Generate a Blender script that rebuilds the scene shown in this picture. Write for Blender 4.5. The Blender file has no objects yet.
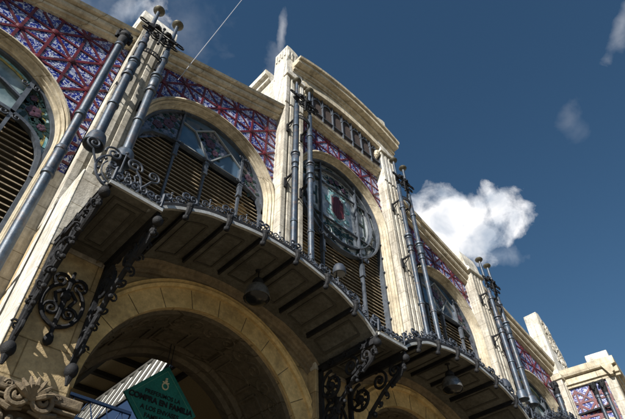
import bpy, bmesh, math, random
from mathutils import Vector, Matrix
R=math.radians; PI=math.pi
random.seed(7)
S=bpy.context.scene; COL=S.collection

# ------------------------------------------------------------------ camera
CR=Vector((0.7261118,-0.6874993,-0.01031368)); CU=Vector((-0.49067091,-0.52862018,0.69267796)); CF=Vector((0.48166763,0.49790102,0.72117326))
cam=bpy.data.objects.new('camera',bpy.data.cameras.new('camera')); COL.objects.link(cam)
cam.matrix_world=Matrix(((CR.x,CU.x,-CF.x,-10.38944),(CR.y,CU.y,-CF.y,-8.07604),(CR.z,CU.z,-CF.z,1.6),(0,0,0,1)))
cam.data.sensor_width=36; cam.data.lens=36*514.54/625; cam.data.clip_start=.1; cam.data.clip_end=3000
S.camera=cam

# ------------------------------------------------------------------ light
SUN=Vector((-.78,-.29,.56)).normalized()
EXPO=0.72
sl=bpy.data.lights.new('sun','SUN'); sl.energy=5.0; sl.angle=R(.5); sl.color=(1,.96,.89)
so=bpy.data.objects.new('sun',sl); COL.objects.link(so); so.rotation_euler=SUN.to_track_quat('Z','Y').to_euler(); so.location=(-30,-20,40)
W=bpy.data.worlds.new('World'); S.world=W; W.use_nodes=True
def world():
    nt=W.node_tree; N=nt.nodes; L=nt.links; N.clear()
    out=N.new('ShaderNodeOutputWorld'); bg=N.new('ShaderNodeBackground'); bg.inputs[1].default_value=.050
    sky=N.new('ShaderNodeTexSky'); sky.sky_type='NISHITA'; sky.sun_disc=False
    sky.sun_elevation=math.asin(SUN.z); sky.sun_rotation=math.atan2(SUN.x,SUN.y)
    sky.altitude=0; sky.air_density=1.0; sky.dust_density=.3; sky.ozone_density=1.2
    tc=N.new('ShaderNodeTexCoord')
    def vm(op,a,b=None):
        n=N.new('ShaderNodeVectorMath'); n.operation=op
        L.new(a,n.inputs[0])
        if b is not None:
            if hasattr(b,'is_output'): L.new(b,n.inputs[1])
            else: n.inputs[1].default_value=b
        return n
    def mt(op,a,b=None,c=None,cl=False):
        n=N.new('ShaderNodeMath'); n.operation=op; n.use_clamp=cl
        for i,x in enumerate((a,b,c)):
            if x is None: continue
            if hasattr(x,'is_output'): L.new(x,n.inputs[i])
            else: n.inputs[i].default_value=x
        return n.outputs[0]
    d=vm('NORMALIZE',tc.outputs['Generated']).outputs[0]
    def noise(scale,detail,rough,dist=0.,vec=None):
        n=N.new('ShaderNodeTexNoise'); n.inputs['Scale'].default_value=scale; n.inputs['Detail'].default_value=detail
        n.inputs['Roughness'].default_value=rough; n.inputs['Distortion'].default_value=dist
        L.new(vec or d,n.inputs['Vector']); return n.outputs['Fac']
    n1=noise(9,7,.58,.4); n2=noise(24,5,.55,.3); n3=noise(16,4,.5,.4)
    nz=mt('ADD',mt('MULTIPLY',mt('SUBTRACT',n1,.5),3.2),mt('MULTIPLY',mt('SUBTRACT',n2,.5),1.7))
    total=None
    def blob(u,v,a,b,rot,amt,edge=.5,k=1.):
        nonlocal total
        # (u,v): where the cloud stands in the sky, as tangents about the view axis; turned into a fixed direction
        c=(CF+CR*u+CU*v).normalized(); t1=(CR-c*CR.dot(c)).normalized(); t2=c.cross(t1)*-1
        ax=t1*math.cos(rot)+t2*math.sin(rot); ay=-t1*math.sin(rot)+t2*math.cos(rot)
        x=mt('DIVIDE',vm('DOT_PRODUCT',vm('SUBTRACT',d,tuple(c)).outputs[0],tuple(ax)).outputs['Value'],a)
        y=mt('DIVIDE',vm('DOT_PRODUCT',vm('SUBTRACT',d,tuple(c)).outputs[0],tuple(ay)).outputs['Value'],b)
        f=vm('DOT_PRODUCT',d,tuple(c)).outputs['Value']
        e=mt('SQRT',mt('ADD',mt('MULTIPLY',x,x),mt('MULTIPLY',y,y)))
        m=mt('ADD',mt('SUBTRACT',1.,e),mt('MULTIPLY',nz,k))
        m=mt('DIVIDE',m,edge,cl=True)
        m=mt('MULTIPLY',mt('MULTIPLY',m,mt('GREATER_THAN',f,0.)),amt)
        total=m if total is None else mt('MAXIMUM',total,m)
    F=514.5
    def P(px,py): return ((px-312.5)/F,(209.5-py)/F)
    blob(*P(458,208),.100,.050,-.10,1.,.42,.55)
    blob(*P(498,208),.062,.040,-.5,.97,.55,.85)
    blob(*P(432,228),.085,.070,.5,1.,.35,.45)
    blob(*P(475,238),.060,.050,-.7,.95,.55,.9)
    blob(*P(502,255),.060,.020,-.2,.55,1.3,.9)
    blob(*P(282,34),.012,.050,-.10,.55,1.2,.75)
    blob(*P(276,58),.025,.040,.2,.28,1.5,1.1)
    blob(*P(152,14),.040,.034,.55,.95,.9,.9)
    blob(*P(128,12),.05,.025,.3,.55,1.3,1.)
    blob(*P(60,10),.20,.10,-.3,.30,2.0,.7)
    blob(*P(190,24),.08,.08,.3,.16,2.0,.9)
    blob(*P(572,125),.020,.034,.3,.13,1.6,1.1)
    blob(*P(622,25),.016,.06,-.2,.30,1.5,1.)
    sh=mt('MULTIPLY_ADD',mt('SUBTRACT',n3,.5),3.6,.72,cl=True)
    cc=N.new('ShaderNodeMix'); cc.data_type='RGBA'; cc.inputs[6].default_value=(5.6,6.6,8.0,1); cc.inputs[7].default_value=(13,13,13.2,1); L.new(sh,cc.inputs[0])
    mx=N.new('ShaderNodeMix'); mx.data_type='RGBA'; hs=N.new('ShaderNodeHueSaturation'); hs.inputs['Saturation'].default_value=1.2; hs.inputs['Hue'].default_value=.494; L.new(sky.outputs[0],hs.inputs['Color'])
    L.new(total,mx.inputs[0]); L.new(hs.outputs[0],mx.inputs[6]); L.new(cc.outputs[2],mx.inputs[7])
    L.new(mx.outputs[2],bg.inputs[0]); L.new(bg.outputs[0],out.inputs[0])
world()
S.view_settings.view_transform='Standard'; S.view_settings.look='None'; S.view_settings.gamma=1; S.view_settings.exposure=EXPO; S.view_settings.use_curve_mapping=False
S.render.engine='CYCLES'; S.cycles.max_bounces=8

# ------------------------------------------------------------------ materials
def mat(name,col=(.5,.5,.5),rough=.8,metal=0.,var=0.,vscale=2.,col2=None,bump=0.,bscale=30.,spec=.3,streak=0.,joints=None,jcol=.55,grime=0.,lo=.42,hi=.62,gcol=(.06,.055,.045),gsc=1.3):
    m=bpy.data.materials.new(name); m.use_nodes=True; nt=m.node_tree; N=nt.nodes; L=nt.links
    b=N['Principled BSDF']; b.inputs['Roughness'].default_value=rough; b.inputs['Metallic'].default_value=metal; b.inputs['Specular IOR Level'].default_value=spec
    g=N.new('ShaderNodeNewGeometry'); pos=g.outputs['Position']
    def noise(sc,det,rg,vec=pos):
        n=N.new('ShaderNodeTexNoise'); n.inputs['Scale'].default_value=sc; n.inputs['Detail'].default_value=det; n.inputs['Roughness'].default_value=rg; L.new(vec,n.inputs['Vector']); return n.outputs['Fac']
    def ramp(f,a,b_):
        n=N.new('ShaderNodeMapRange'); n.inputs[1].default_value=a; n.inputs[2].default_value=b_; L.new(f,n.inputs[0]); return n.outputs[0]
    def mix(f,a,b_,mode='MIX'):
        n=N.new('ShaderNodeMix'); n.data_type='RGBA'; n.blend_type=mode
        for i,x in ((0,f),(6,a),(7,b_)):
            if hasattr(x,'is_output'): L.new(x,n.inputs[i])
            else: n.inputs[i].default_value=x if i==0 else (*x[:3],1)
        return n.outputs[2]
    c=(*col,1)
    if col2 is not None: c=mix(ramp(noise(vscale,8,.65),lo,hi),col,col2)
    if var: c=mix(var,c,mix(ramp(noise(vscale*7,6,.7),.3,.7),(.35,.35,.35),(1.5,1.5,1.5)),'MULTIPLY')
    if streak:
        mp=N.new('ShaderNodeMapping'); mp.inputs['Scale'].default_value=(7,7,.5); L.new(pos,mp.inputs[0])
        c=mix(streak,c,mix(ramp(noise(1,6,.6,mp.outputs[0]),.40,.60),(.38,.36,.33),(1,1,1)),'MULTIPLY')
    if grime:
        c=mix(ramp(noise(gsc,9,.72),.50,.74),c,mix(grime,c,gcol))
    hgt=None
    if joints:
        sx,sz=joints
        sp=N.new('ShaderNodeSeparateXYZ'); L.new(pos,sp.inputs[0]); ad=N.new('ShaderNodeMath'); L.new(sp.outputs[0],ad.inputs[0]); L.new(sp.outputs[1],ad.inputs[1])
        cb=N.new('ShaderNodeCombineXYZ'); L.new(ad.outputs[0],cb.inputs[0]); L.new(sp.outputs[2],cb.inputs[1])
        br=N.new('ShaderNodeTexBrick'); br.inputs['Scale'].default_value=1; br.inputs['Mortar Size'].default_value=.012; br.inputs['Mortar Smooth'].default_value=.4
        br.inputs['Brick Width'].default_value=sx; br.inputs['Row Height'].default_value=sz; L.new(cb.outputs[0],br.inputs[0])
        br.inputs['Color1'].default_value=(1,1,1,1); br.inputs['Color2'].default_value=(.84,.84,.86,1); br.inputs['Mortar'].default_value=(jcol,jcol*.95,jcol*.85,1)
        c=mix(1.,c,br.outputs[0],'MULTIPLY'); hgt=br.outputs['Fac']
    if hasattr(c,'is_output'): L.new(c,b.inputs['Base Color'])
    else: b.inputs['Base Color'].default_value=c
    if bump:
        bp=N.new('ShaderNodeBump'); bp.inputs['Strength'].default_value=bump; bp.inputs['Distance'].default_value=.02; L.new(noise(bscale,7,.65),bp.inputs['Height']); nn=bp
        if hgt is not None:
            b2=N.new('ShaderNodeBump'); b2.inputs['Strength'].default_value=.5; b2.inputs['Distance'].default_value=.01; b2.invert=True; L.new(hgt,b2.inputs['Height']); L.new(bp.outputs[0],b2.inputs['Normal']); nn=b2
        L.new(nn.outputs[0],b.inputs['Normal'])
    return m
STONE=mat('weathered_stone',(.67,.63,.54),.85,var=.4,vscale=1.2,col2=(.53,.49,.41),bump=.5,streak=.6,joints=(3.1,.62),grime=.5)
PALE=mat('pale_sunlit_stone',(.80,.78,.72),.85,var=.45,vscale=1.2,col2=(.66,.62,.52),bump=.6,streak=.5,grime=.5,joints=(1.3,.66),jcol=.7)  # whitened so pinnacles, caps and sun-facing blocks carry full sun in colour
TRIM=mat('cream_stone_trim',(.67,.60,.46),.8,var=.3,vscale=1.5,col2=(.50,.43,.31),bump=.4,grime=.7,streak=.35,joints=(1.15,70),jcol=.45)
OLD=mat('old_ochre_stone',(.56,.43,.24),.9,var=.4,vscale=1.4,col2=(.42,.32,.18),bump=.8,bscale=18,joints=(1.1,.55),jcol=.5,grime=.65)
VOUS=mat('old_ochre_arch_stone',(.70,.52,.25),.9,var=.4,vscale=1.6,col2=(.50,.37,.17),bump=.8,bscale=18,grime=.6)
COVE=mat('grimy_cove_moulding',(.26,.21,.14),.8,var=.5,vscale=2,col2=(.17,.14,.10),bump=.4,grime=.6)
CARVE=mat('shaded_carved_stone',(.20,.155,.10),.9,var=.5,vscale=2,col2=(.13,.10,.07),bump=.8,bscale=20,grime=.8)  # darkened so the shade on the capitals sits in the stone colour
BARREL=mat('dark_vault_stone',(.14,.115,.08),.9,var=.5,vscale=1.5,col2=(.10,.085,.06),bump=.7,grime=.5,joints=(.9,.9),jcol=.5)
IRON=mat('blue_grey_iron',(.06,.088,.125),.42,metal=.2,var=.6,vscale=3,col2=(.035,.05,.075),grime=.7,gcol=(.16,.10,.06),gsc=5.,bump=.25,bscale=60,spec=.5,streak=.4)
DIRON=mat('dark_wrought_iron',(.010,.011,.014),.7,metal=.0,var=.4,vscale=4,col2=(.02,.02,.022),bump=.5,bscale=60,spec=.25)
SCROLL=mat('blue_wrought_iron',(.035,.045,.066),.6,metal=.1,var=.4,vscale=4,col2=(.025,.032,.045),bump=.3,bscale=60,spec=.5)
WFRAME=mat('window_frame_iron',(.09,.105,.13),.5,metal=.2,var=.4,vscale=4,col2=(.05,.06,.075),bump=.2,spec=.5)
BRONZE=mat('bronze_finial',(.13,.12,.09),.5,metal=.5,var=.5,vscale=9,col2=(.09,.08,.055),bump=.2)
ZINC=mat('zinc_edge',(.48,.49,.48),.45,metal=.4,var=.4,vscale=5,col2=(.36,.36,.35),bump=.2)
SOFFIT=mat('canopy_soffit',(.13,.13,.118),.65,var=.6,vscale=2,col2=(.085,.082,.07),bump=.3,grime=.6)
GROOVE=mat('soffit_moulding',(.065,.062,.054),.7,var=.4,vscale=4,bump=.2)
LOUV=mat('louvre_wood',(.40,.32,.22),.7,var=.5,vscale=2,col2=(.27,.22,.155),bump=.3,streak=.2)
MAROON=mat('maroon_ceramic_lattice',(.13,.014,.024),.45,var=.5,vscale=4,col2=(.05,.012,.016),bump=.2,spec=.4)
DARKWALL=mat('interior_plaster',(.20,.17,.12),.9,var=.3,vscale=1,bump=.2)
ROOF=mat('roof_sheet',(.30,.28,.26),.8,var=.4,vscale=1)
COFFER=mat('coffer_panel',(.66,.54,.33),.8,var=.3,vscale=2)
INNER=mat('dark_backing_plaster',(.07,.058,.04),.9,var=.3,vscale=1)  # near black, so the backing sheets stand in for unlit interior
FROST=mat('frosted_glass',(.60,.61,.58),.5,var=.3,vscale=2)
BOARD=mat('ochre_roof_board',(.62,.44,.22),.8,var=.4,vscale=3)
BLUE=mat('blue_painted_steel',(.022,.045,.10),.5,metal=.2,var=.3,vscale=3)
LAMPM=mat('lamp_metal',(.34,.33,.31),.35,metal=.7,var=.3,vscale=8,col2=(.12,.12,.12))
LAMPD=mat('lamp_dark_glass',(.012,.013,.016),.2,spec=.5)
GREEN=mat('green_board',(.016,.17,.14),.45,var=.4,vscale=3,col2=(.010,.12,.10),bump=.2,bscale=4)
BLACK=mat('black_lettering',(.008,.008,.008),.6)
CREAM=mat('cream_emblem',(.62,.58,.42),.6)
LINE=mat('pale_green_line',(.10,.30,.22),.6)
CABLE=mat('cable_rubber',(.35,.36,.40),.5)
PAVE=mat('paving',(.26,.215,.155),.9,var=.2,vscale=.5,col2=(.21,.175,.125),joints=(.9,.6),jcol=.6,bump=.2)
ATTIC=mat('attic_shutter',(.055,.042,.038),.7,var=.5,vscale=3,col2=(.085,.062,.05))
LEAD=mat('pale_lead_strip',(.30,.32,.33),.5,metal=.2,var=.4,vscale=5)
TEAL=mat('teal_glass',(.10,.30,.32),.3,var=.5,vscale=7,col2=(.40,.55,.58))
RED=mat('ruby_glass',(.07,.015,.022),.35,var=.5,vscale=6,col2=(.11,.025,.03))
LEAF=mat('dark_leaf_glass',(.012,.035,.03),.3,var=.4,vscale=5,col2=(.03,.05,.05))
ROSE=mat('rose_glass',(.085,.04,.06),.35,var=.6,vscale=9,col2=(.04,.03,.05))
YEL=mat('amber_glass',(.42,.33,.10),.3,var=.6,vscale=9,col2=(.22,.20,.10))

def tile_mat():
    m=bpy.data.materials.new('blue_white_tile'); m.use_nodes=True; nt=m.node_tree; N=nt.nodes; L=nt.links; b=N['Principled BSDF']
    b.inputs['Roughness'].default_value=.28; b.inputs['Specular IOR Level'].default_value=.5
    g=N.new('ShaderNodeNewGeometry')
    def noise(sc,det,dist):
        n=N.new('ShaderNodeTexNoise'); n.inputs['Scale'].default_value=sc; n.inputs['Detail'].default_value=det; n.inputs['Distortion'].default_value=dist; L.new(g.outputs['Position'],n.inputs['Vector']); return n.outputs['Fac']
    def mr(f,a,c):
        n=N.new('ShaderNodeMapRange'); n.inputs[1].default_value=a; n.inputs[2].default_value=c; L.new(f,n.inputs[0]); return n.outputs[0]
    def mix(f,a,c):
        n=N.new('ShaderNodeMix'); n.data_type='RGBA'; L.new(f,n.inputs[0])
        for i,x in ((6,a),(7,c)):
            if hasattr(x,'is_output'): L.new(x,n.inputs[i])
            else: n.inputs[i].default_value=(*x,1)
        return n.outputs[2]
    c=mix(mr(noise(8,3,1.8),.475,.505),(.50,.53,.62),(.010,.018,.19))
    c=mix(mr(noise(26,2,1.5),.60,.63),c,(.05,.09,.40))
    c=mix(mr(noise(2.2,4,.5),.60,.75),c,(.20,.06,.07))
    sp=N.new('ShaderNodeSeparateXYZ'); L.new(g.outputs['Position'],sp.inputs[0]); ad=N.new('ShaderNodeMath'); L.new(sp.outputs[0],ad.inputs[0]); L.new(sp.outputs[1],ad.inputs[1])
    cb=N.new('ShaderNodeCombineXYZ'); L.new(ad.outputs[0],cb.inputs[0]); L.new(sp.outputs[2],cb.inputs[1])
    br=N.new('ShaderNodeTexBrick'); br.offset=0; br.inputs['Scale'].default_value=1; br.inputs['Mortar Size'].default_value=.006; br.inputs['Brick Width'].default_value=.17; br.inputs['Row Height'].default_value=.17
    br.inputs['Color1'].default_value=(1,1,1,1); br.inputs['Color2'].default_value=(.72,.74,.8,1); br.inputs['Mortar'].default_value=(.35,.33,.33,1); L.new(cb.outputs[0],br.inputs[0])
    mm=N.new('ShaderNodeMix'); mm.data_type='RGBA'; mm.blend_type='MULTIPLY'; mm.inputs[0].default_value=1; L.new(c,mm.inputs[6]); L.new(br.outputs[0],mm.inputs[7])
    L.new(mm.outputs[2],b.inputs['Base Color']); return m
TILE=tile_mat()

def glass_mat(name,c1,c2,scale,rough=.12,c3=None,spec=.6):
    m=bpy.data.materials.new(name); m.use_nodes=True; nt=m.node_tree; N=nt.nodes; L=nt.links; b=N['Principled BSDF']
    b.inputs['Roughness'].default_value=rough; b.inputs['Specular IOR Level'].default_value=spec; b.inputs['Coat Weight'].default_value=.6; b.inputs['Coat Roughness'].default_value=.08
    g=N.new('ShaderNodeNewGeometry'); n=N.new('ShaderNodeTexNoise'); n.inputs['Scale'].default_value=scale; n.inputs['Detail'].default_value=5; L.new(g.outputs['Position'],n.inputs['Vector'])
    r=N.new('ShaderNodeValToRGB'); r.color_ramp.elements[0].position=.38; r.color_ramp.elements[1].position=.62; r.color_ramp.elements[0].color=(*c1,1); r.color_ramp.elements[1].color=(*c2,1)
    L.new(n.outputs['Fac'],r.inputs[0]); L.new(r.outputs[0],b.inputs['Base Color'])
    bp=N.new('ShaderNodeBump'); bp.inputs['Strength'].default_value=.15; bp.inputs['Distance'].default_value=.02; L.new(n.outputs['Fac'],bp.inputs['Height']); L.new(bp.outputs[0],b.inputs['Normal'])
    return m
GLBLUE=glass_mat('blue_pane_glass',(.03,.075,.13),(.08,.13,.19),1.3)
GLFLOR=glass_mat('floral_pane_glass',(.012,.018,.03),(.15,.15,.19),11)
GLPALE=glass_mat('pale_pane_glass',(.20,.23,.27),(.44,.48,.50),4.5)
GLCLR=glass_mat('bright_pane_glass',(.10,.15,.16),(.26,.33,.34),2.5)
def skylight_mat():
    m=bpy.data.materials.new('translucent_roof_glass'); m.use_nodes=True; nt=m.node_tree; N=nt.nodes; L=nt.links; N.clear()
    o=N.new('ShaderNodeOutputMaterial'); t=N.new('ShaderNodeBsdfTranslucent'); t.inputs[0].default_value=(.9,.92,.9,1); L.new(t.outputs[0],o.inputs[0]); return m
SKYL=skylight_mat()

# ------------------------------------------------------------------ mesh helpers
class MB:
    def __init__(s): s.v=[]; s.f=[]
    def add(s,v,f):
        n=len(s.v); s.v+= [tuple(p) for p in v]; s.f+=[tuple(i+n for i in q) for q in f]; return s
    def box(s,x0,x1,y0,y1,z0,z1):
        v=[(x,y,z) for z in (z0,z1) for y in (y0,y1) for x in (x0,x1)]
        return s.add(v,[(0,2,3,1),(4,5,7,6),(0,1,5,4),(2,6,7,3),(0,4,6,2),(1,3,7,5)])
    def prism(s,pts,y0,y1,ax='y'):
        n=len(pts)
        if ax=='y': A=[(p[0],y0,p[1]) for p in pts]; B=[(p[0],y1,p[1]) for p in pts]
        elif ax=='x': A=[(y0,p[0],p[1]) for p in pts]; B=[(y1,p[0],p[1]) for p in pts]
        else: A=[(p[0],p[1],y0) for p in pts]; B=[(p[0],p[1],y1) for p in pts]
        return s.add(A+B,[tuple(range(n)),tuple(range(2*n-1,n-1,-1))]+[(i,i+n,(i+1)%n+n,(i+1)%n) for i in range(n)])
    def loft(s,rings,close=True,cap=True):
        n=len(rings[0]); v=[p for r in rings for p in r]; f=[]
        for k in range(len(rings)-1):
            for i in range(n if close else n-1):
                a=k*n+i; b=k*n+(i+1)%n; f.append((a,b,b+n,a+n))
        if cap and close: f+= [tuple(range(n-1,-1,-1)),tuple(range((len(rings)-1)*n,len(rings)*n))]
        return s.add(v,f)
    def tube(s,pts,r,n=8):
        pts=[Vector(p) for p in pts]; rs=r if isinstance(r,(list,tuple)) else [r]*len(pts); rings=[]; up=None
        for i,p in enumerate(pts):
            t=(pts[min(i+1,len(pts)-1)]-pts[max(i-1,0)]).normalized()
            if up is None: up=Vector((0,0,1)) if abs(t.z)<.9 else Vector((0,1,0))
            a=t.cross(up)
            if a.length<1e-4: a=t.cross(Vector((1,0,0)))
            a.normalize(); b=a.cross(t).normalized(); up=b
            rings.append([p+(a*math.cos(2*PI*k/n)+b*math.sin(2*PI*k/n))*rs[i] for k in range(n)])
        return s.loft(rings)
    def lathe(s,c,prof,n=14,ax='z'):
        rings=[]
        for r,h in prof:
            r=max(r,.001)
            if ax=='z': rings.append([(c[0]+r*math.cos(2*PI*k/n),c[1]+r*math.sin(2*PI*k/n),c[2]+h) for k in range(n)])
            elif ax=='y': rings.append([(c[0]+r*math.cos(2*PI*k/n),c[1]+h,c[2]+r*math.sin(2*PI*k/n)) for k in range(n)])
            else: rings.append([(c[0]+h,c[1]+r*math.cos(2*PI*k/n),c[2]+r*math.sin(2*PI*k/n)) for k in range(n)])
        return s.loft(rings)
    def ball(s,c,r,n=10,sq=1.): return s.lathe(c,[(r*math.sin(PI*k/8),-r*sq*math.cos(PI*k/8)) for k in range(9)],n)
    def arcsweep(s,cx,cz,prof,a0=0,a1=PI,n=40,legs=None):
        """closed profile of (r,y) swept round (cx,cz); legs = z of the foot of straight jambs"""
        rings=[]
        if legs is not None: rings.append([(cx+r,y,legs) for r,y in prof])
        for k in range(n+1):
            a=a0+(a1-a0)*k/n; rings.append([(cx+r*math.cos(a),y,cz+r*math.sin(a)) for r,y in prof])
        if legs is not None: rings.append([(cx-r,y,legs) for r,y in prof])
        return s.loft(rings)
    def done(s,name,m,parent=None,smooth=False,bev=0.,kind=None,label=None):
        me=bpy.data.meshes.new(name); me.from_pydata(s.v,[],s.f); me.update()
        bm=bmesh.new(); bm.from_mesh(me); bmesh.ops.recalc_face_normals(bm,faces=bm.faces); bm.to_mesh(me); bm.free()
        if smooth:
            me.polygons.foreach_set('use_smooth',[True]*len(me.polygons))
        me.materials.append(m); o=bpy.data.objects.new(name,me); COL.objects.link(o)
        if smooth:
            try: me.set_sharp_from_angle(angle=R(38))
            except Exception: pass
        if bev:
            b=o.modifiers.new('bevel','BEVEL'); b.width=bev; b.segments=2; b.limit_method='ANGLE'; b.angle_limit=R(40)
        if parent: o.parent=parent
        if kind: o['kind']=kind
        if label: o['label']=label
        return o
def thing(name,label,cat,loc=(0,0,0),rz=0,group=None):
    o=bpy.data.objects.new(name,None); COL.objects.link(o); o.location=loc; o.rotation_euler=(0,0,rz); o['label']=label; o['category']=cat
    if group: o['group']=group
    return o
def dup(root,loc,rz=0,label=None,rot=None):
    r=root.copy(); COL.objects.link(r); r.location=loc; r.rotation_euler=rot or (0,0,rz)
    if label: r['label']=label
    for ch in list(root.children):
        c=ch.copy(); COL.objects.link(c); c.parent=r
        for g in list(ch.children):
            d=g.copy(); COL.objects.link(d); d.parent=c
    return r
def spiral(o,u,v,r0,r1,a0,turns,n=26):
    o=Vector(o);u=Vector(u);v=Vector(v)
    return [o+(u*math.cos(a)+v*math.sin(a))*r for a,r in ((a0+2*PI*turns*k/n, r0+(r1-r0)*k/n) for k in range(n+1))]

# ------------------------------------------------------------------ ground
MB().add([(-1500,-1500,0),(1500,-1500,0),(1500,1500,0),(-1500,1500,0)],[(0,1,2,3)]).done('ground',PAVE,kind='structure')

# ------------------------------------------------------------------ market hall
HALL=thing('market_hall','cream stone market hall with gabled facade, blue tiled friezes and arched louvred windows','building')
YW=1.0; SL=.365
def zc(x): return 16.75-SL*(abs(x)-5.9)          # foot of the raking cornice
BAYS=[(-12.,2.45,11.0,5.2,(-14.7,-9.28),(-11.75,14.15)),(-5.9,2.45,13.55,8.7,(-8.3,-3.48),(-5.94,16.6)),(0.,2.5,16.1,8.7,(-2.52,2.52),(0.,18.9)),
      (5.9,2.45,13.55,8.7,(3.48,8.3),(5.94,16.6)),(12.,2.45,11.0,5.2,(9.28,14.75),(11.75,14.15))]
def top_of(x,mid): return 19.9 if mid else zc(x)+.8
# wall panels, tiles, lattice, arch surrounds
def clip_seg(p,q,inside,n=60):
    res=[];run=[]
    for k in range(n+1):
        t=k/n; a=(p[0]+(q[0]-p[0])*t,p[1]+(q[1]-p[1])*t)
        if inside(a): run.append(a)
        else:
            if len(run)>1: res.append((run[0],run[-1]))
            run=[]
    if len(run)>1: res.append((run[0],run[-1]))
    return res
for bi,(cx,ro,zs,zb,(x0,x1),(gx,gz)) in enumerate(BAYS):
    mid=bi==2
    ri=ro-.21
    def spandrel(r,zlow,nseg=40,ex0=x0,ex1=x1):
        arc=[(cx-r*math.cos(PI*k/nseg),zs+r*math.sin(PI*k/nseg)) for k in range(nseg+1)]
        xs0=min(ex0,cx-r-.001); xs1=max(ex1,cx+r+.001)
        return [(xs0,zlow),(arc[0][0],zlow)]+arc+[(arc[-1][0],zlow),(xs1,zlow),(xs1,top_of(xs1,mid)),(xs0,top_of(xs0,mid))]
    MB().prism(spandrel(ri+.05,zb),YW+.03,YW+.55).done('wall',STONE,HALL)
    ft=MB(); ft.prism(spandrel(ro-.05,zs-.6 if bi in(0,4) else zs-1.2),YW-.02,YW+.03)
    fr=ft.done('tile_frieze',TILE,HALL)
    if bi in (0,4):
        MB().box(x0-.15,cx-ri-.06,YW-.05,YW+.03,zb,zs-.6).done('jamb',STONE,HALL); MB().box(cx+ri+.06,x1+.15,YW-.05,YW+.03,zb,zs-.6).done('jamb',STONE,HALL)
    lat=MB(); h=.68
    def ins(a): 
        return x0<a[0]<x1 and a[1]<top_of(a[0],mid)-.1 and ((a[0]-cx)**2+(a[1]-zs)**2>(ro-.03)**2 or a[1]<zs) and (abs(a[0]-cx)>ro-.03 or a[1]>zs) and a[1]>zs-.55
    segs=[]
    for k in range(-12,13):
        segs.append(((gx+k*h,zs-3),(gx+k*h,20))); segs.append(((x0-1,gz+k*h),(x1+1,gz+k*h)))
    for k in range(-12,13):
        for d in (1,-1):
            segs.append(((gx+k*2*h-8,gz-8*d),(gx+k*2*h+8,gz+8*d)))
    for p,q in segs:
        for a,b in clip_seg(p,q,ins,420):
            L_=math.hypot(b[0]-a[0],b[1]-a[1]); 
            if L_<.08: continue
            nx,nz=-(b[1]-a[1])/L_*.038,(b[0]-a[0])/L_*.038
            dy=.002*random.random()
            lat.prism([(a[0]+nx,a[1]+nz),(b[0]+nx,b[1]+nz),(b[0]-nx,b[1]-nz),(a[0]-nx,a[1]-nz)],YW-.042-dy,YW-.015)
    for i in range(-6,7):
        for j in range(-6,7):
            for (px,pz) in ((gx+i*2*h,gz+j*2*h),(gx+(i*2+1)*h,gz+(j*2+1)*h)):
                if ins((px,pz)) and ins((px,pz+.1)) and ins((px+.1,pz)) and ins((px-.1,pz)): lat.lathe((px,YW-.03,pz),[(.10,0),(.10,-.03),(.05,-.05),(.0,-.055)],12,'y')
    lat.done('lattice',MAROON,fr)
    # arch surround with stepped mouldings and deep reveal
    MB().arcsweep(cx,zs,[(ro,YW+.02),(ro,YW-.20),(ro-.065,YW-.22),(ro-.07,YW-.10),(ro-.09,YW-.10),(ro-.11,YW-.14),(ro-.13,YW-.09),(ro-.13,YW-.02),(ro-.17,YW-.03),(ro-.175,YW+.05),(ro-.21,YW+.06),(ro-.22,YW+.40),(ro-.2,YW+.44),(ro-.07,YW+.2)],n=56,legs=zb).done('arch_surround',TRIM,HALL,smooth=True)

# pilasters
PIL=[(-15.2,5.0,14.3),(-8.78,8.7,17.2),(-3.,8.7,19.2),(3.,8.7,19.2),(8.78,8.7,17.2),(15.2,5.0,14.3)]
for px,z0,z1 in PIL:
    m=MB(); w=.475
    m.box(px-w,px+w,.56,1.6,z0,z1)
    # vertical flutes
    for k,(a,b) in enumerate(((-.475,-.30),(-.21,-.05),(.05,.21),(.30,.475))): m.box(px+a,px+b,.50,.565,z0+.3,z1-.02)
    m.done('pilaster',STONE,HALL,bev=.015)

# raking cornices and central entablature
CP=[(1.02,.72),(.90,.72),(.90,.78),(.80,.80),(.80,.91),(.84,.92),(.84,.95),(.70,.97),(.66,1.03),(.66,1.15),(.70,1.16),(.70,1.19),(.56,1.21),(.52,1.32),(1.6,1.36)]
for sgn in (-1,1):
    for (a,b) in ((3.48,8.30),(9.26,14.76)):
        rings=[[(sgn*x,y,zc(x)+z) for y,z in CP] for x in (a,b)]
        MB().loft(rings).done('cornice',TRIM,HALL)
EP=[(1.02,0),(.90,0),(.90,.05),(.80,.07),(.80,.14),(.84,.15),(.84,.17),(.66,.20),(.62,.30),(1.3,.34)]
MB().loft([[(x,y,19.8+z) for y,z in EP] for x in (-2.56,2.56)]).done('cornice',TRIM,HALL)

# attic block over the middle bay
def zarc(x,zp,Rr): return zp-Rr+math.sqrt(Rr*Rr-x*x)
def archbar(prof,zp,Rr,xe,name,m,n=36,bev=0,smooth=False,xa=None):
    rings=[]; xa=-xe if xa is None else xa
    for k in range(n+1):
        x=xa+(xe-xa)*k/n; rings.append([(x,y,zarc(x,zp,Rr)+z) for y,z in prof])
    return MB().loft(rings).done(name,m,PED,smooth=smooth,bev=bev)
PED=MB()
for sx in(-1,1):
    c=3.0*sx; PED.box(c-.475,c+.475,.56,1.35,19.2,22.35) if sx>0 else PED.box(c-.475,c+.475,.56,1.35,19.2,22.25); 
    for (a,b) in ((-.475,-.30),(-.21,-.05),(.05,.21),(.30,.475)): PED.box(c+a,c+b,.50,.565,19.3,21.3)
    PED.box(c-.52,c+.52,.42,.7,21.35,21.6)
PED.box(-3.45,3.45,1.35,7,17.,22.2)
PED=PED.done('attic_block',PALE,HALL,bev=.012)
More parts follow.
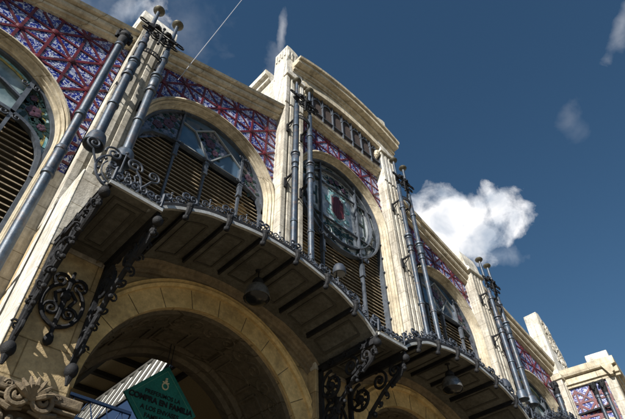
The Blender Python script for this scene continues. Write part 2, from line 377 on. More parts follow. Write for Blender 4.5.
archbar([(.9,-.03),(.48,-.03),(.48,.30),(.54,.32),(.9,.34)],21.98,8.0,2.56,'attic_arch',TRIM)
archbar([(1.3,.02),(.58,.02),(.58,.86),(1.3,.86)],21.98,8.0,3.47,'attic_frieze',TRIM,xa=-3.3)
archbar([(1.3,.0),(.52,.0),(.52,.10),(.44,.12),(.42,.24),(.50,.27),(.50,.32),(.16,.36),(.14,.50),(.20,.52),(.20,.56),(.06,.60),(.04,.74),(1.5,.80)],22.72,8.0,3.62,'crown_cornice',TRIM,xa=-3.12)
# attic shutters with little arcade
aw=MB(); aw.box(-2.55,2.55,.68,.72,20.05,21.97); AWIN=aw.done('attic_window',ATTIC,PED)
am=MB()
for k in range(9):
    x=-2.5+5.0*k/8; zt=zarc(x,21.98,8.0)-.05
    am.box(x-.02,x+.02,.60,.68,20.1,zt)
    if k<8:
        cxx=x+.3125; am.arcsweep(cxx,zarc(cxx,21.98,8.)-.62,[(.30,.61),(.26,.61),(.26,.67),(.30,.67)],n=12)
        am.tube([(cxx-.12,.63,zarc(cxx,21.98,8.)-.3),(cxx,.63,zarc(cxx,21.98,8.)-.12),(cxx+.12,.63,zarc(cxx,21.98,8.)-.3)],.025,5)
am.box(-2.55,2.55,.61,.67,20.45,20.49)
am.done('arcade_frame',WFRAME,AWIN)
# corbels under the attic arch ends
for sx in(-1,1):
    cb=MB()
    for k in range(5): cb.ball((sx*(2.36-.02*k),.62+.05*k,21.15-.12*k),.16-.015*k,8)
    cb.done('corbel',TRIM,PED,smooth=True)
# side cornice of the attic block
for sx in(-1,1):
    rings=[[(sx*(3.44+dx),y,22.2+dz) for dx,dz in ((0,.0),(.16,.05),(.18,.2),(.36,.3),(.38,.62),(-.3,.66),(-.3,0))] for y in (1.62,7.0)]
    MB().loft(rings).done('side_cornice',PALE,PED)
# pinnacles over the attic ends: left-hand tower with flutes
for sx in(-1,1):
    m=MB(); c=3.0*sx
    prof=[(-.478,21.9),(-.478,24.1),(-.30,24.12),(.05,24.02),(.30,23.85),(.45,23.6),(.53,23.3),(.53,21.9)]
    if sx<0: pts=[(c+a,z) for a,z in prof]
    else: pts=[(c-a,z+.7) for a,z in prof]
    m.prism(pts,.58,1.42)
    for k in range(4):
        yy=.66+.19*k; dz=0 if sx<0 else .7
        m.box(c+sx*.49-(.03 if sx<0 else 0),c+sx*.49+(.03 if sx>0 else 0),yy,yy+.09,23.25+dz,23.95+dz)
    for k in range(4):
        xx=c+sx*(.42-.2*k); m.box(min(xx,xx-sx*.09),max(xx,xx-sx*.09),.54,.585,23.05+(0 if sx<0 else .7),23.75+(0 if sx<0 else .7)-.06*k)
    m.done('pinnacle',PALE,PED,bev=.02)

# caps on the pilasters beside the raking cornices
for px in (-8.78,8.78):
    m=MB(); sx=1 if px>0 else -1
    prof=[(.50,17.15),(.42,17.2),(.42,17.34),(.56,17.48),(.60,18.0),(.72,18.5),(.96,18.82),(1.3,18.95),(1.65,18.85),(1.92,18.5),(2.0,18.0),(1.92,17.15)]
    m.prism(prof,px-.66,px+.60,'x')
    for e in (-1,1):
        pr=[(y*.62+.48,(z-17.5)*.6+17.7) for y,z in prof[3:-1]]
        m.prism(pr,px-.03+e*.63-.02,px-.03+e*.63+.02,'x')
    m.done('pilaster_cap',PALE,HALL,bev=.03)
# end pinnacles: tall block falling away outward in a carved volute
for sx in (-1,1):
    m=MB(); c=15.2*sx
    side=sx
    prof=[(-.45,14.1),(-.45,17.9),(-.12,17.9),(.02,17.62),(.28,17.5),(.48,17.2),(.60,16.8),(.80,16.35),(1.05,15.95),(1.12,15.4),(1.12,14.1)]
    m.prism([(c+a*side,z) for a,z in prof],.52,1.25)
    for k in range(11):
        a=.02+.075*k; z=17.2-.22*k
        m.ball((c+(a-.05+.1*math.sin(k*1.7))*side,.54,z),.085+.03*math.sin(k*2.3),8)
    for (ox,oz,r) in ((.18,16.9,.26),(.42,16.1,.32),(.75,15.3,.30)):
        m.tube(spiral((c+ox*side,.50,oz),(1,0,0),(0,0,1),r,.05,1.,1.6,20),.06,6)
    pn_=m.done('pinnacle',PALE,HALL,bev=.02)
    m=MB(); rq=random.Random(5)
    for k in range(46):
        t=rq.random(); a=-.1+1.0*t*rq.random()**.5; z=17.4-2.6*t-.3*rq.random()
        m.tube(spiral((c+a*side,.50,z),(1,0,0),(0,0,1),.05+.09*rq.random(),.02,rq.random()*6,1.0,9),.03+.025*rq.random(),5)
    for k in range(7): m.box(min(c+side*(.15+.13*k),c+side*(.30+.13*k)),max(c+side*(.15+.13*k),c+side*(.30+.13*k)),.46,.60,17.25-.36*k-.5,17.25-.36*k)
    m.done('carving',STONE,pn_,smooth=True)
    m=MB(); m.box(c-.55 if sx>0 else c-1.2,c+1.2 if sx>0 else c+.55,.44,1.35,13.95,14.2); m.done('pilaster_cap',TRIM,HALL,bev=.03)

# windows ---------------------------------------------------------------
YG=1.24
def bar(m,p,q,w,y0=YG-.09,y1=YG+.01):
    L_=math.hypot(q[0]-p[0],q[1]-p[1]); nx,nz=-(q[1]-p[1])/L_*w,(q[0]-p[0])/L_*w
    m.prism([(p[0]+nx,p[1]+nz),(q[0]+nx,q[1]+nz),(q[0]-nx,q[1]-nz),(p[0]-nx,p[1]-nz)],y0,y1)
def slats(cx,half,z0,zt,ztfun,sp=.15,y=YG+.06):
    m=MB(); z=z0
    while z<zt:
        # width limited by the curved top
        xs=[cx-half+2*half*k/60 for k in range(61)]
        ok=[x for x in xs if ztfun(x)>z+.02]
        if ok:
            a,b=min(ok),max(ok)
            m.add([(a,y,z),(b,y,z),(b,y,z+.03),(a,y,z+.03),(a,y+.11,z+.075),(b,y+.11,z+.075),(b,y+.11,z+.10),(a,y+.11,z+.10)],[(0,1,2,3),(0,4,5,1),(3,2,6,7),(4,7,6,5),(0,3,7,4),(1,5,6,2)])
        z+=sp
    return m
def blossom(m,c,r,y,petals=5):
    for k in range(petals):
        a=2*PI*k/petals+c[0]; px,pz=c[0]+r*.55*math.cos(a),c[1]+r*.55*math.sin(a)
        m.lathe((px,y,pz),[(r*.45,0),(r*.45,-.02),(.001,-.03)],7,'y')
def leafshape(m,c,a,l,y):
    ca,sa=math.cos(a),math.sin(a); pts=[(0,0),(.25,.28),(.45,.16),(.62,.30),(1,0),(.62,-.30),(.45,-.16),(.25,-.28)]
    m.prism([(c[0]+(u*ca-v*sa)*l,c[1]+(u*sa+v*ca)*l) for u,v in pts],y-.012,y)
def half_disc(cx,zs,r,n=40): return [(cx+r*math.cos(PI*k/n),zs+r*math.sin(PI*k/n)) for k in range(n+1)]
def scroll_pair(m,x,z,y,s=.2):
    for e in (-1,1): m.tube(spiral((x+e*s*.9,y,z),(e,0,0),(0,0,1),s*.6,s*.12,PI,1.3,16),s*.13,5)
def lunette_window(cx,ro,zs,zb):
    ri=ro-.23; zl=zs+.42
    PT=[(-ri+.01,zs-.4),(-ri+.12,zs-.05),(-ri+.35,zs+.22),(-ri+.8,zs+.40),(-1.05,zl),(1.28,zl),(ri-.55,zs+.36),(ri-.25,zs+.2),(ri-.1,zs-.1),(ri-.01,zs-.4)]
    win=MB().prism([(cx+ri,zs-.4)]+half_disc(cx,zs,ri)+[(cx-ri,zs-.4)]+[(cx+a,b) for a,b in PT[1:-1]],YG+.02,YG+.05).done('window',GLBLUE,HALL)
    fr=MB()
    fr.arcsweep(cx,zs,[(ri+.02,YG-.10),(ri-.055,YG-.10),(ri-.055,YG+.10),(ri+.02,YG+.10)],n=48,legs=zb)
    for x in (-1.05,.0,1.28): 
        top=zl if x==0 else zs+math.sqrt(ri*ri-x*x)-.05
        if x!=0: fr.box(cx+x-.032,cx+x+.032,YG-.08,YG+.02,zl-.05,top)
        fr.box(cx+x-.032,cx+x+.032,YG-.10,YG,zb,zl)
        fr.box(cx+x-.06,cx+x+.06,YG-.14,YG,zl-.62,zl-.18)
        fr.box(cx+x-.075,cx+x+.075,YG-.15,YG,zl-.66,zl-.60); fr.box(cx+x-.075,cx+x+.075,YG-.15,YG,zl-.20,zl-.14)
    # transom, straight with dropped rounded ends
    path=PT
    for a,b in zip(path,path[1:]): bar(fr,(cx+a[0],a[1]),(cx+b[0],b[1]),.04,YG-.10,YG+.02)
    # diamond panel
    D=[(-.56,zl+1.05),(.06,min(zs+ri-.16,zl+1.72)),(.80,zl+1.08),(.10,zl+.08)]
    ld=MB()
    for i in range(4): bar(ld,(cx+D[i][0],D[i][1]),(cx+D[(i+1)%4][0],D[(i+1)%4][1]),.022,YG-.05,YG+.01)
    bar(ld,(cx-1.03,zl+1.12),(cx+D[0][0]-.01,D[0][1]),.018,YG-.045,YG+.01); bar(ld,(cx+D[2][0]+.01,D[2][1]),(cx+1.26,zl+.72),.018,YG-.045,YG+.01)
    bar(ld,(cx-1.02,zl+.03),(cx+1.25,zl+.03),.02,YG-.125,YG-.11)
    ld.done('lead_strip',LEAD,win)
    fr.done('frame',WFRAME,win)
    # floral panels: diamond and both side quadrants
    y=YG+.015
    fp=MB().prism([(cx+a*.93,(b-zl-.8)*.93+zl+.8) for a,b in D],y-.01,y)
    q1=[(cx-ri+.1,zs-.3)]+[(cx+ri*.985*math.cos(a),zs+ri*.985*math.sin(a)) for a in [PI-.02-k*(PI-.05-math.acos(-1.05/ri))/14 for k in range(15)]][1:]+[(cx-1.1,zl+.0),(cx-1.5,zs+.35)]
    fp.prism(q1,y-.01,y)
    q2=[(cx+1.33,zl)]+[(cx+ri*.985*math.cos(a),zs+ri*.985*math.sin(a)) for a in [math.acos(1.33/ri)*(1-k/14) for k in range(15)]]+[(cx+ri-.1,zs-.3),(cx+ri-.25,zs+.1)]
    fp.prism(q2,y-.01,y)
    fp.done('floral_glass',GLFLOR,win)
    fl=MB(); lf=MB(); rnd=random.Random(int(cx*10)+99)
    for (x,z,r) in ((-1.45,zs+1.05,.2),(-1.75,zs+.72,.17),(-1.35,zs+1.38,.13),(1.62,zs+.95,.17),(1.78,zs+.45,.17),(.03,zl+.95,.2),(.25,zl+.65,.14),(-.2,zl+1.15,.13)):
        blossom(fl,(cx+x,z),r,y-.015)
        for k in range(6): leafshape(lf,(cx+x+r*math.cos(k*1.05),z+r*math.sin(k*1.05)),k*1.05+.4,.2,y-.012)
    fl.done('flower',ROSE,win); lf.done('leaf',LEAF,win)
    ir=MB()
    for x,z in ((-1.05,zl),(0.03,zl),(1.28,zl),(-1.05,zs+ri*.86),(1.28,zs+ri*.72)): scroll_pair(ir,cx+x,z,YG-.12,.13)
    for k in range(7): scroll_pair(ir,cx-1.8+.6*k,zb+2.6,YG-.1,.16)
    ir.done('scrollwork',SCROLL,win,smooth=True)
    def zt(x):
        o=x-cx
        for (a,za),(b,zb2) in zip(PT,PT[1:]):
            if a<=o<=b: return za+(zb2-za)*(o-a)/(b-a)
        return zs-.4
    slats(cx,ri-.05,zb,zl,zt).done('louvre',LOUV,win)
for i in (1,3): lunette_window(BAYS[i][0],BAYS[i][1],BAYS[i][2],BAYS[i][3])

def rose_window(cx,ro,zs,zb):
    ri=ro-.23
    full=[(cx+(ri-.02)*math.cos(2*PI*k/64),zs+(ri-.02)*math.sin(2*PI*k/64)) for k in range(64)]
    win=MB().prism(full,YG+.02,YG+.05).done('window',GLPALE,HALL)
    fr=MB()
    fr.arcsweep(cx,zs,[(ri+.02,YG-.12),(ri-.07,YG-.12),(ri-.07,YG+.10),(ri+.02,YG+.10)],n=48,legs=zb)
    fr.arcsweep(cx,zs,[(ri,YG-.17),(ri-.06,YG-.17),(ri-.06,YG+.02),(ri,YG+.02)],0,2*PI,n=72)
    fr.arcsweep(cx,zs,[(ri-.42,YG-.13),(ri-.455,YG-.13),(ri-.455,YG),(ri-.42,YG)],0,2*PI,n=64)
    for x in (-1.0,1.0):
        h=math.sqrt((ri-.05)**2-1)
        fr.box(cx+x-.032,cx+x+.032,YG-.12,YG+.01,zs-h,zs+h); fr.box(cx+x-.035,cx+x+.035,YG-.14,YG-.0,zb,zs-h)
        fr.box(cx+x-.06,cx+x+.06,YG-.17,YG-.0,zs-h-.85,zs-h-.35); fr.box(cx+x-.08,cx+x+.08,YG-.18,YG-.0,zs-h-.9,zs-h-.84)
    for z in (-.95,.95): fr.box(cx-ri*.86,cx+ri*.86,YG-.08,YG,zs+z-.022,zs+z+.022)
    fr.done('frame',WFRAME,win)
    y=YG+.012
    sh=[(0,.85),(.36,.55),(.33,-.30),(0,-.62),(-.33,-.30),(-.36,.55)]
    hexa=[(0,.78),(.34,.42),(.34,-.36),(0,-.74),(-.34,-.36),(-.34,.42)]
    te=MB().prism([(cx+a*1.35,zs+.05+b*1.22) for a,b in hexa],y-.015,y)
    for k in range(18):
        a=2*PI*k/18; leafshape(te,(cx+.40*math.cos(a),zs+.05+.82*math.sin(a)),a+.5*(-1)**k,.34,y-.004)
    te.done('teal_surround',TEAL,win)
    lead=MB()
    for i in range(6): bar(lead,(cx+hexa[i][0]*1.1,zs+.05+hexa[i][1]*1.06),(cx+hexa[(i+1)%6][0]*1.1,zs+.05+hexa[(i+1)%6][1]*1.06),.03,y-.03,y-.002)
    for rr_ in (ri-.12,ri-.56,1.15): lead.arcsweep(cx,zs,[(rr_,y-.03),(rr_-.02,y-.03),(rr_-.02,y),(rr_,y)],0,2*PI,n=56)
    for e in(-1,1):
        for q_ in (-1,1):
            lead.tube(spiral((cx+e*1.42,y-.02,zs+q_*.78),(e,0,0),(0,0,q_),.26,.05,0,1.3,22),.015,4); lead.tube(spiral((cx+e*.62,y-.02,zs+q_*1.45),(e,0,0),(0,0,q_),.24,.05,1,1.3,22),.015,4)
    lead.done('lead_tracery',LEAD,win)
    rd=MB()
    for k in range(6):
        xa=-.31+.105*k; xb=xa+.09; h1=.70-.95*max(abs(xa),abs(xb))*.9; rd.prism([(cx+xa,zs+.05-h1),(cx+xb,zs+.05-h1),(cx+xb,zs+.05+h1),(cx+xa,zs+.05+h1)],y-.035,y-.017)
    rd.done('shield',RED,win)
    lf=MB(); fl=MB()
    for k in range(34):
        a=2*PI*k/34; c=(cx+(ri-.24)*math.cos(a),zs+(ri-.24)*math.sin(a)); leafshape(lf,c,a+PI/2+.7*(-1)**k,.30,y-.004)
        leafshape(lf,c,a-PI/2+.6*(-1)**k,.22,y-.008)
    for ox in (-1.33,1.33):
        for e in(-1,1):
            lf.box(cx+ox+e*.17-.035,cx+ox+e*.17+.035,y-.02,y-.002,zs-.5,zs+.5)
        lf.box(cx+ox-.2,cx+ox+.2,y-.022,y-.002,zs-.06,zs+.06)
    for (x,z) in ((0,1.45),(-.45,1.4),(.45,1.4),(0,-1.3),(-.5,-1.25),(.5,-1.25),(1.35,.95),(-1.35,.95),(-1.35,-.95),(1.35,-.95)):
        for k in range(5): leafshape(lf,(cx+x,zs+z),k*1.26+x,.34,y-.006)
    for (x,z) in ((0,1.5),(-.35,1.35),(.4,1.3)): blossom(fl,(cx+x,zs+z),.14,y-.03)
    lf.done('leaf',LEAF,win); fl.done('flower',ROSE,win)
    ir=MB()
    for x in(-1,1): scroll_pair(ir,cx+x,zs-math.sqrt((ri-.05)**2-1)-.1,YG-.2,.22)
    for k in range(7): scroll_pair(ir,cx-1.8+.6*k,zb+2.4,YG-.1,.16)
    for e in(-1,1):
        for k in range(9): ir.ball((cx+e*(ri-.02),YG-.14,zb+1.2+.7*k),.045,6)
    ir.done('scrollwork',SCROLL,win,smooth=True)
    def zt(x):
        d=min(abs(x-cx),ri-.05); return zs-math.sqrt(max(ri*ri-d*d,0))+.1
    m=MB(); z=zb
    while z<zs-.3:
        y2=YG+.06
        # between frame sides, minus the round window
        if z+.1>zs-ri: 
            g=math.sqrt(max(ri*ri-(zs-z)**2,0)); sp_=[(cx-ri+.05,cx-g),(cx+g,cx+ri-.05)]
        else: sp_=[(cx-ri+.05,cx+ri-.05)]
        for a,b in sp_:
            if b-a>.05: m.add([(a,y2,z),(b,y2,z),(b,y2,z+.03),(a,y2,z+.03),(a,y2+.11,z+.075),(b,y2+.11,z+.075),(b,y2+.11,z+.10),(a,y2+.11,z+.10)],[(0,1,2,3),(0,4,5,1),(3,2,6,7),(4,7,6,5),(0,3,7,4),(1,5,6,2)])
        z+=.15
    m.done('louvre',LOUV,win)
rose_window(0.,2.5,16.1,8.7)

def side_window(cx,ro,zs,zb,sg):
    """lunette of bright stained glass over a tall arch of louvres"""
    ri=ro-.23
    rl=ri-.02
    def lt(x):
        d=min(abs(x-cx)/rl,1); return zs-.95+1.5*(1-d**5)**.5
    low=[(cx-rl+2*rl*k/48,lt(cx-rl+2*rl*k/48)) for k in range(49)]
    win=MB().prism([(cx+ri,zs-.95)]+half_disc(cx,zs,ri)+[(cx-ri,zs-.95)]+low[1:-1],YG+.02,YG+.05).done('window',GLCLR,HALL)
    fr=MB(); fr.arcsweep(cx,zs,[(ri+.02,YG-.10),(ri-.06,YG-.10),(ri-.06,YG+.10),(ri+.02,YG+.10)],n=48,legs=zb)
    pts=low
    for a,b in zip(pts,pts[1:]): bar(fr,a,b,.045,YG-.12,YG+.03)
    for x in(-1.2,1.2):
        zt_=lt(cx+x); fr.box(cx+x-.055,cx+x+.055,YG-.12,YG+.02,zt_,zs+math.sqrt(ri*ri-x*x)-.03)
        fr.box(cx+x-.04,cx+x+.04,YG-.12,YG+.02,zb,zt_)
    zl=zs+.6
    D=[(-.62,zl+.75),(0,zl+1.40),(.62,zl+.75),(0,zl+.12)]
    for i in range(4): bar(fr,(cx+D[i][0],D[i][1]),(cx+D[(i+1)%4][0],D[(i+1)%4][1]),.024,YG-.05,YG+.01)
    for e in(-1,1):
        bar(fr,(cx+e*.62,zl+.75),(cx+e*1.2,zl+.5),.03)
    fr.done('frame',WFRAME,win)
    y=YG+.012
    bd=MB().arcsweep(cx,zs,[(ri-.07,y),(ri-.07,y-.01),(ri-.13,y-.01),(ri-.13,y)],.05,PI-.05,n=48)
    for i in range(4): bar(bd,(cx+D[i][0]*.8,(D[i][1]-zl-.7)*.8+zl+.7),(cx+D[(i+1)%4][0]*.8,(D[(i+1)%4][1]-zl-.7)*.8+zl+.7),.025,y-.02,y)
    bd.done('teal_border',TEAL,win)
    yl=MB().arcsweep(cx,zs,[(ri-.14,y),(ri-.14,y-.012),(ri-.21,y-.012),(ri-.21,y)],.05,PI-.05,n=48)
    for i in range(4): bar(yl,(cx+D[i][0]*.92,(D[i][1]-zl-.7)*.92+zl+.7),(cx+D[(i+1)%4][0]*.92,(D[(i+1)%4][1]-zl-.7)*.92+zl+.7),.03,y-.016,y)
    yl.done('amber_border',YEL,win)
    fl=MB(); lf=MB()
    for e in(-1,1):
        for (x,z,r) in ((1.55,zs+.98,.19),(1.86,zs+.62,.11),(1.40,zs+1.38,.10)):
            blossom(fl,(cx+e*x,z),r,y-.02)
            for k in range(8): leafshape(lf,(cx+e*x+r*math.cos(k*.785),z+r*math.sin(k*.785)),k*.785+.6,.24,y-.014)
    for k in range(7): leafshape(lf,(cx,zl+.7),k*.9,.36,y-.02)
    blossom(fl,(cx,zl+.7),.16,y-.035)
    fl.done('flower',ROSE,win); lf.done('leaf',LEAF,win)
    ir=MB()
    for x in(-1.2,1.2):
        for z in (zs+.38,zs+1.6): scroll_pair(ir,cx+x,z,YG-.13,.15)
    ir.done('scrollwork',SCROLL,win,smooth=True)
    zt=lt
    slats(cx,rl-.05,zb,zs+.5,zt,sp=.16).done('louvre',LOUV,win)
side_window(-12.,2.45,11.,5.2,-1); side_window(12.,2.45,11.,5.2,1)
MB().box(-15.6,-9.1,.95,1.5,0,5.2).done('wall',OLD,HALL); MB().box(9.1,15.6,.95,1.5,0,5.2).done('wall',OLD,HALL)

# lower arcade stage --------------------------------------------------------
AR=2.2; AZ=5.15; Y0=-.70
def arcade_poly(r,x0,x1,z0,z1,cs):
    pts=[(x0,z0)]
    for c in cs:
        pts+=[(c-r,z0)]+[(c-r*math.cos(PI*k/40),AZ+r*math.sin(PI*k/40)) for k in range(41)]+[(c+r,z0)]
    return pts+[(x1,z0),(x1,z1),(x0,z1)]
CS=(-5.9,0.,5.9)
MB().prism(arcade_poly(AR,-9.25,9.25,0,8.55,CS),Y0,.9).done('arcade_wall',OLD,HALL)
for c in CS:
    # smooth voussoir face ring and its label moulding
    vm_=MB().arcsweep(c,AZ,[(AR+.40,Y0+.02),(AR+.40,Y0-.06),(AR-.0,Y0-.06),(AR+.012,Y0+.02)],n=48)
    a_=vm_.done('archivolt',VOUS,HALL,smooth=True)
    jt=MB()
    for k in range(1,12):
        t=PI*k/12; 
        for rr in (AR+.02,): jt.tube([(c+(AR+.0)*math.cos(t),Y0-.064,AZ+(AR+.0)*math.sin(t)),(c+(AR+.38)*math.cos(t),Y0-.064,AZ+(AR+.38)*math.sin(t))],.006,4)
    jt.done('joint',BARREL,a_)
    MB().arcsweep(c,AZ,[(AR+.40,Y0+.02),(AR+.40,Y0-.12),(AR+.45,Y0-.16),(AR+.50,Y0-.10),(AR+.54,Y0-.14),(AR+.58,Y0-.06),(AR+.58,Y0+.02)],n=48).done('label_moulding',VOUS,HALL,smooth=True)
    # barrel lining, carved running scroll, inner rib
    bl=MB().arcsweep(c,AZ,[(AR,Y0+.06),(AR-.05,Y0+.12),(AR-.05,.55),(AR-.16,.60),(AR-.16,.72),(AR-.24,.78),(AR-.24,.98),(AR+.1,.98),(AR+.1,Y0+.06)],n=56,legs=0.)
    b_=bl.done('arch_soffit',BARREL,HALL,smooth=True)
    sc=MB()
    for k in range(16):
        t0=.12+(PI-.24)*(k+.5)/16; rad=AR-.05; u=(-math.sin(t0),0,math.cos(t0)); o=(c+rad*math.cos(t0),-.32,AZ+rad*math.sin(t0))
        sc.tube(spiral(o,u,(0,1 if k%2 else -1,0),.19,.03,0,1.4,18),.024,5)
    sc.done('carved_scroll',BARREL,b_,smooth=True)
    pn=MB()
    for k in range(8):
        t0=PI*(k+.12)/8; t1=PI*(k+.88)/8
        for (ya,yb) in ((-.02,.02),(.46,.50)): pn.arcsweep(c,AZ,[(AR-.045,ya),(AR-.08,ya),(AR-.08,yb),(AR-.045,yb)],t0,t1,n=8)
        for t in (t0,t1): pn.arcsweep(c,AZ,[(AR-.045,-.02),(AR-.08,-.02),(AR-.08,.50),(AR-.045,.50)],t-.01,t+.01,n=1)
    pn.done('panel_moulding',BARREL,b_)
# pier buttresses
PC=(-8.72,-2.95,2.95,8.72)
for pc in PC:
    x0,x1=(pc-.53,pc+.53)
    MB().box(x0,x1,-.95,Y0+.02,7.1,8.9).done('pier',STONE,HALL,bev=.02)
    MB().box(x0+.002,x1-.002,-.948,Y0+.02,4.77,7.1).done('pier',OLD,HALL,bev=.02)  # lower face in darker ochre, with the shade there put into its colour
    if abs(pc)>5:
        a_,b_=(x0-.012,x0+.03) if pc<0 else (x1-.03,x1+.012)
        MB().box(a_,b_,-.957,.62,4.77,8.92).done('sunlit_side_face',PALE,HALL,bev=.03)  # added pale facing that puts the sunlit pier side into the colour
    MB().box(x0-.02,x1+.02,-1.0,Y0+.02,0,3.95).done('pier',OLD,HALL,bev=.02)
    cp=MB()
    cp.box(pc-.66,pc+.66,-1.30,Y0+.03,4.62,4.76); cp.box(pc-.62,pc+.62,-1.22,Y0+.03,4.50,4.62); cp.box(pc-.58,pc+.58,-1.10,Y0+.03,3.95,4.50)
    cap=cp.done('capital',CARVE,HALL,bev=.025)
    vo=MB()
    for e in(-1,1):
        vo.tube(spiral((pc+e*.46,-1.18,4.22),(e,0,0),(0,0,1),.27,.04,PI/2,2.0,34),[.055]*20+[.04]*15,7)
        vo.lathe((pc+e*.46,-1.2,4.22),[(.07,.1),(.07,-.02),(.03,-.06),(0,-.07)],10,'y')
        vo.tube(spiral((pc+e*.17,-1.30,4.60),(e,0,0),(0,0,1),.14,.02,PI,1.6,24),.035,6)
    for k in range(7): 
        a=PI/2+(k-3)*.38; vo.tube([(pc,-1.30,4.58),(pc+.16*math.cos(a),-1.37,4.58+.16*math.sin(a)),(pc+.27*math.cos(a),-1.36,4.58+.27*math.sin(a))],[.03,.045,.015],6)
    for k in range(7): vo.ball((pc-.36+.12*k,-1.20,4.32),.055,8,1.3)
    for k in range(16): vo.ball((pc-.48+.064*k,-1.16,4.14),.028,6)
    for k in range(5):
        for e in(-1,1):
            vo.tube([(pc+e*(.10+.11*k),-1.14,4.00),(pc+e*(.11+.115*k),-1.24,4.10),(pc+e*(.12+.12*k),-1.20,4.22)],[.05,.045,.02],6)
    for e in(-1,1):
        vo.tube([(pc+e*.04,-1.24,4.47),(pc+e*.2,-1.27,4.44),(pc+e*.38,-1.25,4.50)],[.02,.045,.03],6)
        vo.tube(spiral((pc+e*.30,-1.30,4.69),(e,0,0),(0,0,1),.055,.012,0,1.4,12),.018,5)
    vo.tube([(pc-.60,-1.27,4.56),(pc+.60,-1.27,4.56)],.028,6)
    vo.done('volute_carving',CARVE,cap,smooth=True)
MB().box(-9.22,9.22,-.90,1.0,8.55,8.68).done('balcony_floor',TRIM,HALL,bev=.02)

# canopies --------------------------------------------------------------------
YF=-2.55; YB=-.82
OFF=[(-2.57,7.17),(-1.95,7.60),(-1.18,7.86),(-.40,8.01),(.40,8.01),(1.18,7.86),(1.95,7.60),(2.57,7.17)]
def cz(o):
    o=max(-2.57,min(2.57,o))
    for (a,za),(b,zb) in zip(OFF,OFF[1:]):
        if a<=o<=b:
            # gentle curve between the joints
            t=(o-a)/(b-a); return za+(zb-za)*t+.05*math.sin(PI*t)*(1 if abs(o)>1.1 else .4)
def canopy(cx,lab):
    N_=42; xs=[-2.57+5.14*k/N_ for k in range(N_+1)]
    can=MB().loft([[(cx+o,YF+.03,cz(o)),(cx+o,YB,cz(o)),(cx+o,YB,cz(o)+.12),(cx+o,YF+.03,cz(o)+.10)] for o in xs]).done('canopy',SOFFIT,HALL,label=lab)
    MB().loft([[(cx+o,YF-.02,cz(o)-.025),(cx+o,YF+.03,cz(o)-.03),(cx+o,YF+.03,cz(o)+.05),(cx+o,YF-.02,cz(o)+.04)] for o in xs]).done('fascia',ZINC,can)
    MB().loft([[(cx+o,YF-.01,cz(o)+.045),(cx+o,YF+.03,cz(o)+.05),(cx+o,YF+.03,cz(o)+.13),(cx+o,YF-.01,cz(o)+.12)] for o in xs]).done('gutter',DIRON,can)
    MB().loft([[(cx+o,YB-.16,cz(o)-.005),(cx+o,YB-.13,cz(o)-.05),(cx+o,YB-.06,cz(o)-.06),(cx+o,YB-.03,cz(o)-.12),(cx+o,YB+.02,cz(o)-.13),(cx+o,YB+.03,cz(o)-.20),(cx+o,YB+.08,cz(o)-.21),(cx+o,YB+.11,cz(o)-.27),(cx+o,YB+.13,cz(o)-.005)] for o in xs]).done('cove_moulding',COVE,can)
    for i,((a,za),(b,zb)) in enumerate(zip(OFF,OFF[1:])):
        g=MB(); ins=.20; A=a+ins; B=b-ins; ya,yb=YF+.30,YB-.42
        if i in(0,6): A=a+.17; B=b-.17
        K=8
        for (p,q) in (((A,ya),(B,ya)),((B,ya),(B,yb)),((B,yb),(A,yb)),((A,yb),(A,ya))):
            r=[]
            for k in range(K+1):
                t=k/K; x=p[0]+(q[0]-p[0])*t; y=p[1]+(q[1]-p[1])*t; w=.02
                dx,dy=(0,w) if p[1]==q[1] else (w,0)
                r.append([(cx+x-dx,y-dy,cz(x-dx)-.006),(cx+x+dx,y+dy,cz(x+dx)-.006),(cx+x+dx,y+dy,cz(x+dx)-.02),(cx+x-dx,y-dy,cz(x-dx)-.02)])
            g.loft(r)
        g.done('panel_frame',GROOVE,can)
    for i,(o,z) in enumerate(OFF[1:-1]):
        m=MB(); m.box(cx+o-.02,cx+o+.02,YF+.02,YB-.38,z-.085,z+.01); m.box(cx+o-.036,cx+o+.036,YF+.02,YB-.38,z-.02,z+.012)
        m.tube([(cx+o,YF+.02,z+.14),(cx+o,YF-.07,z+.06),(cx+o,YF-.06,z-.06),(cx+o,YF+.0,z-.16)],[.035,.055,.05,.03],7)
        m.ball((cx+o,YF-.0,z-.17),.055,8)
        m.ball((cx+o,YF-.07,z+.04),.06,8)
        m.done('rib',DIRON,can,smooth=True)
    cr=MB()
    rnd=random.Random(int(cx*7)+50)
    for (a,za),(b,zb) in zip(OFF,OFF[1:]):
        for k in range(3):
            o=a+(b-a)*(k+.5)/3; z=cz(o)+.12; s=.11+.02*(k==1)
            for e in(-1,1): cr.tube(spiral((cx+o+e*s*.55,YF+.02,z+s*.7),(e,0,0),(0,0,1),s*.62,s*.12,-PI/2,1.5,18),.012,5)
            if k==1: cr.tube([(cx+o,YF+.02,z),(cx+o,YF+.02,z+.22)],[.014,.009],5); cr.ball((cx+o,YF+.02,z+.23),.022,6)
            cr.ball((cx+o,YF+.0,z+.05),.024,6)
        z=cz(b)+.12
        for e in(-1,1): cr.tube(spiral((cx+b+e*.06,YF+.0,z+.16),(e,0,0),(0,0,1),.09,.02,-PI/2,1.2,12),.02,5)
    cr.tube([(cx+o,YF+.02,cz(o)+.13) for o in xs],.018,5)
    cr.done('cresting',SCROLL,can,smooth=True)
canopy(-5.9,'arched canopy left of centre under the blue paned window'); canopy(0.,'arched canopy under the round stained glass window'); canopy(5.9,'arched canopy right of centre at the frame edge')
